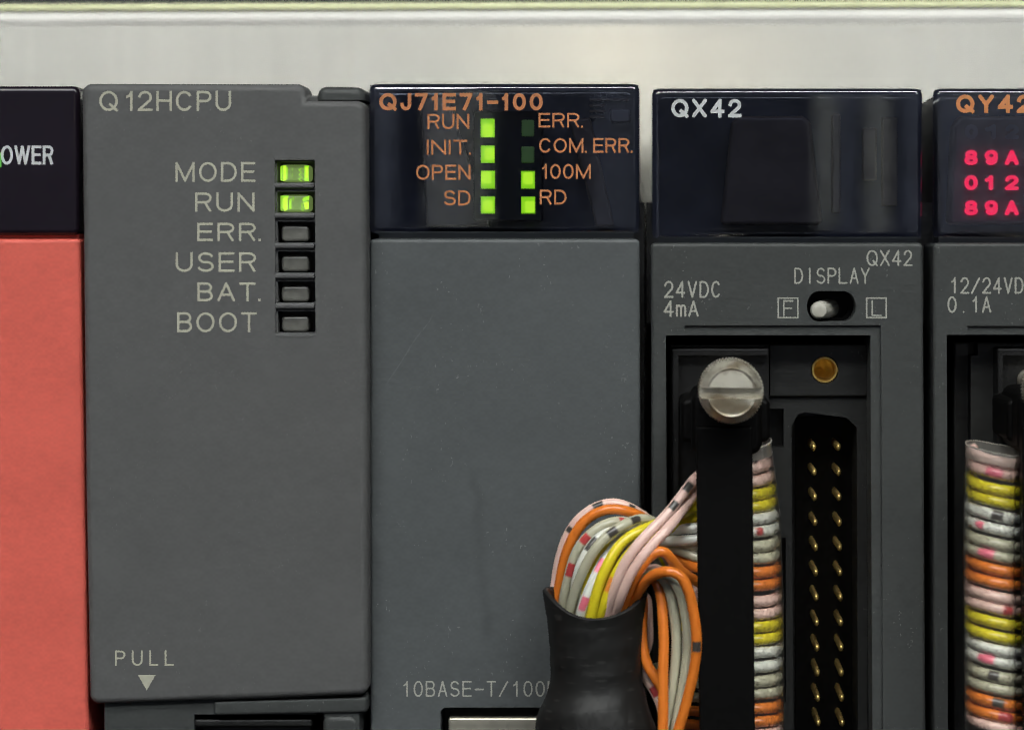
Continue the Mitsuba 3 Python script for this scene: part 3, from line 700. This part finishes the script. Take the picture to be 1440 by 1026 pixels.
MARKS = {0: [(1073, 640, BLACK_MARK), (964, 684, BLACK_MARK), (944, 712, BLACK_MARK)], 2: [], 4: [(833, 766, BLACK_MARK, 1.4), (1094, 735, PINK_MARK)],
         5: [(834, 791, PINK_MARK, 1.5), (819, 846, PINK_MARK, 1.5), (1066, 745, RED_MARK, .8)], 6: [(888, 726, BLACK_MARK), (858, 746, BLACK_MARK)],
         7: [(824, 757, RED_MARK), (803, 799, RED_MARK, 1.5), (1092, 781, RED_MARK, .9), (876, 731, RED_MARK)], 10: [(888, 713, BLACK_MARK, .6), (841, 712, BLACK_MARK, .9), (1083, 836, BLACK_MARK), (803, 745, BLACK_MARK, .6)],
         3: [(852, 820, ORANGE_MARK, 1.4)], 14: [(1096, 912, BLACK_MARK, .9)]}
for i in range(21):
    y, c = YR[i] + rng.uniform(-.9, .9), SEQ[i]
    e = edge(y)
    pts = [(e - 9, y - 7, 3), (e - 9, y - 5.5, -1.5), (e - 9.3, y - 4.2, -4.6), (e - 11.5, y - 2.6, -7.2), (e - 18, y - .8, -9.0), (1062, y + 1, -9.8), (1032, y + (LEFT[i][0][1] - y) * .45, -9.9), (1008, y + (LEFT[i][0][1] - y) * .8, -9.6)] + LEFT[i]
    wire(num('wire'), pts, c, f'{NAMES[c]} wire, {ORD[i]} from the top in the stack between black bar and gold pins', 'wires of the left connector', MARKS.get(i, ()), r=.50, r0=.57, taper=(.25, .6))
LOOPS = [
    (ORANGE, [(868, 905, -7.5), (882, 862, -8.8), (898, 830, -11), (917, 810, -13), (938, 803, -14.2), (957, 810, -14.4), (971, 838, -14.2), (979, 880, -13.8), (980, 915, -13.4), (974, 955, -13), (962, 1000, -12.6), (948, 1050, -12)], 'orange wire forming the outermost loop right of the black sleeve', [(971, 906, BLACK_MARK)]),
    (GREY, [(872, 905, -9), (888, 845, -8.6), (909, 812, -11), (934, 806, -12.4), (952, 822, -12.6), (963, 855, -12.6), (967, 900, -12.4), (964, 945, -12), (955, 1000, -11.6), (944, 1050, -11)], 'pale grey wire just inside the outermost orange loop', []),
    (GREY, [(870, 905, -8), (886, 845, -8), (907, 815, -10), (926, 808, -11.2), (939, 824, -11.4), (947, 857, -11.6), (951, 900, -11.6), (948, 950, -11.4), (941, 1000, -11), (936, 1050, -10.6)], 'pale grey wire between the other grey wire and the straight orange wire', []),
    (ORANGE, [(866, 905, -8), (882, 850, -9.4), (900, 818, -10), (917, 811, -10.6), (928, 832, -11), (932, 870, -11.6), (933, 920, -12), (933, 980, -12.4), (932, 1050, -12.4)], 'orange wire hanging straight down beside the pale grey pair', []),
    (ORANGE, [(880, 905, -6), (893, 850, -7.6), (902, 840, -8), (903, 870, -8.4), (904, 905, -8.8), (912, 935, -9.2), (925, 958, -9.4), (940, 985, -9.2), (955, 1050, -8)], 'orange wire bending close along the right side of the black sleeve', []),
    (PINK, [(878, 905, -4), (898, 842, -5.6), (908, 840, -6), (911, 870, -6.2), (910, 905, -6.4), (902, 935, -7), (912, 958, -7.6), (926, 982, -7.8), (938, 1050, -7.6)], 'pink wire deep in the gap between black sleeve and straight orange wire', [(920, 972, RED_MARK)]),
]
for c, pts, lab, mk in LOOPS:
    wire(num('wire'), pts, c, lab, 'wires looping beside the black sleeve', mk, r=.51)
YQ = [646, 663, 685, 702.5, 721, 740.5, 760.5, 778, 797, 817, 837, 853.5, 873, 891, 909.5, 926.5, 948, 966, 985, 1003, 1019]
lq = lambda y: float(np.interp(y, [640, 720, 800, 900, 1030], [1360, 1356.5, 1355.5, 1357, 1358]))
MQ = {1: [(1397, 669, PINK_MARK, 1.4), (1362, 655, PINK_MARK, .7)], 3: [(1368, 694, ORANGE_MARK, .9)], 4: [(1404, 729, BLACK_MARK)], 5: [(1378, 745, PINK_MARK, 1.1)], 7: [(1390, 778, PINK_MARK, 1.3), (1359, 768, RED_MARK, .6)],
      10: [(1370, 837, BLACK_MARK, .8)], 11: [(1415, 852, RED_MARK, .8)], 15: [(1389, 928, PINK_MARK, 1.3)], 16: [(1397, 950, BLACK_MARK)], 18: [(1405, 988, BLACK_MARK)], 19: [(1412, 1005, RED_MARK, 1.2)]}
for i in range(21):
    y, c, e = YQ[i] + rng.uniform(-.8, .8), SEQ[i], lq(YQ[i]) + rng.uniform(-.8, .8)
    pts = [(e + 9, y - 17, 3), (e + 9, y - 13.5, -1.8), (e + 9.4, y - 10.5, -5), (e + 13.5, y - 7.4, -7.6), (1384, y - 2, -9.4), (1405, y + 3.5, -10.1), (1419.5, y + 6.2, -10.1), (1428, y + 6.6, -8.8), (1442, y + 6.8, -6.6), (1462, y + 8, -6)]
    wire(num('wire'), pts, c, f'{NAMES[c]} wire, {ORD[i]} from the top in the stack at the right edge', 'wires of the right connector', MQ.get(i, ()), r=.565)


# ------------------------------------------------------------------ clear tubing round the two wire stacks
def clear_tube(key, sec, y0, y1, label, rag):
    """An open tube whose section (x measured, depth mm) is swept from y0 (a ragged rim) to y1."""
    s = CubicSpline(np.arange(len(sec)), np.array(sec, float))(np.linspace(0, len(sec) - 1, 48))
    rows = []
    ys = np.concatenate([np.linspace(y0, y0 + 17, 5), np.linspace(y0 + 34, y1, 35)])
    for j, yy in enumerate(ys):
        for i, (x, d) in enumerate(s):
            z = yy
            if j == 0:
                z += rag * (meshkit.noise(np.array([[i * .45, 3.0, 1.0]]))[0] - .5)
            z -= (d + 11) * 1.15
            w = .22 * math.sin(yy * .34) * (j > 4) + (1.6 * (meshkit.noise(np.array([[i * .55, yy * .12, 7.0]]))[0] - .5) * rag / 9 if j <= 3 else 0)
            rows.append(P(x + (np.interp(yy, [640, 690, 740, 800, 860, 1030], SHIFT[key])), z + TILT[key] * (x - sec[0][0]), d + w * .3))
    n = len(s)
    f = []
    for j in range(len(ys) - 1):
        for i in range(n - 1):
            a = j * n + i
            f += [(a, a + 1, a + n + 1), (a, a + n + 1, a + n)]
    f = np.array(f)
    cut = 2 * 4 * (n - 1)
    for part, ff, mt in (('cuff', f[:cut], 'mat_cuff'), ('wall', f[cut:], 'mat_clear')):
        mm = trimesh.Trimesh(np.array(rows), ff, process=False)
        mm.remove_unreferenced_vertices()
        add(f'{key}__{part}', mm, mt, smooth=True)
    top = np.array(rows)[:n]
    hull = [Manifold.hull_points(np.concatenate([p + o for p in (top[i], top[i + 1])])) for i in range(n - 1) for o in [np.array([(x, y, z) for x in (-1, 1) for y in (-1, 1) for z in (-1, 1)]) * .055e-3]]
    rim = hull[0]
    for q in hull[1:]:
        rim = rim + q
    add(key + '__rim', tri(rim), 'mat_rim', smooth=40)
    thing(key, label, 'tubing', 'clear tubing round the wires')


SHIFT = {'clear_tubing': [-15.5, -8.5, -3, -1, 1.5, 2.5], 'clear_tubing_001': [4.5, 2, .5, 0, 1, 2]}
TILT = {'clear_tubing': -.1, 'clear_tubing_001': .17}
clear_tube('clear_tubing', [(1050, -11), (1064, -11), (1079, -10.8), (1090.5, -9.8), (1098, -7.4), (1100.6, -4), (1099, 0), (1090, 2.5), (1075, 2), (1060, 1)], 633, 1150, 'clear tubing with a ragged rim over the wires left of the gold pins', 9)
clear_tube('clear_tubing_001', [(1435, -2), (1412, -.5), (1388, 0), (1366, -.5), (1354.4, -3.6), (1355.4, -7.4), (1364, -9.7), (1384, -10.9), (1406, -11.3), (1421.5, -11.3), (1427, -10.4), (1437, -8.1), (1448, -7.5)], 643, 1150, 'clear tubing with a smooth rim over the wires at the right edge', 1.5)

# ------------------------------------------------------------------ heat-shrink sleeve
thing('cable_sleeve', 'matte black rubber sleeve gathering the coloured wires, in front of the network module', 'sleeve')
VY = [842, 856, 875, 900, 930, 960, 982, 1000, 1020, 1060, 1150]
VL = [763, 765.5, 769, 772, 773.5, 773, 766, 757.5, 753, 750, 750]
VR = [911, 908, 905, 903, 902.5, 904, 909, 914.5, 921, 926, 928]
VD = [4.4, 4.3, 4.2, 4.15, 4.1, 4.1, 4.4, 4.9, 5.2, 5.4, 5.4]
YS = -8.6
yy = np.concatenate([[842, 844, 847], np.linspace(852, 1150, 90)])
cl, cr, cd = (CubicSpline(VY, q)(yy) for q in (VL, VR, VD))
NS = 96
th = np.arange(NS) * 2 * math.pi / NS


def sleeve_ring(j, inset, dz=0.0):
    out = []
    for a in th:
        ca, sa = math.cos(a), math.sin(a)      # sa < 0: towards the camera
        mid, hw, dd = (cl[j] + cr[j]) / 2, (cr[j] - cl[j]) / 2, cd[j]
        nz = meshkit.fbm(np.array([[ca * 1.6, sa * 1.6, yy[j] / 34]]), 3)[0] - .5
        w = 1 + .022 * nz + .005 * math.sin(yy[j] * .16 + 2.5 * ca) * (yy[j] > 870)
        w += .014 * math.exp(-((yy[j] - 948 - 3 * ca) / 3.5) ** 2) * max(-sa, 0) * max(0, .8 - abs(ca - .15)) + .02 * math.exp(-((yy[j] - 905) / 3) ** 2) * max(-ca - .3, 0)
        fade = math.exp(-max(yy[j] - 842, 0) / 45)
        lipy = (29 * max(-sa, 0) ** 1.9 * (1 - .25 * ca) - 14 * max(sa, 0) + 6 * ca * max(-sa, 0) - 12 * max(-ca, 0) ** 3 - 9 * max(ca, 0) ** 3) * fade
        x = mid + ca * (hw * w - inset * 14)
        d = YS + sa * (dd * w - inset)
        out.append(P(x, yy[j] + lipy + dz, d))
    return out


rows = [sleeve_ring(j, 0) for j in range(len(yy) - 1, -1, -1)]
rows += [sleeve_ring(0, .2, -2.5), sleeve_ring(0, .45, -1.5)] + [sleeve_ring(j, .6) for j in range(1, 40)]
v = np.concatenate([np.array(r) for r in rows])
f = []
for j in range(len(rows) - 1):
    for i in range(NS):
        i2 = (i + 1) % NS
        f += [(j * NS + i, j * NS + i2, (j + 1) * NS + i2), (j * NS + i, (j + 1) * NS + i2, (j + 1) * NS + i)]
add('cable_sleeve', trimesh.Trimesh(v, np.array(f), process=False), 'mat_rubber', smooth=True)
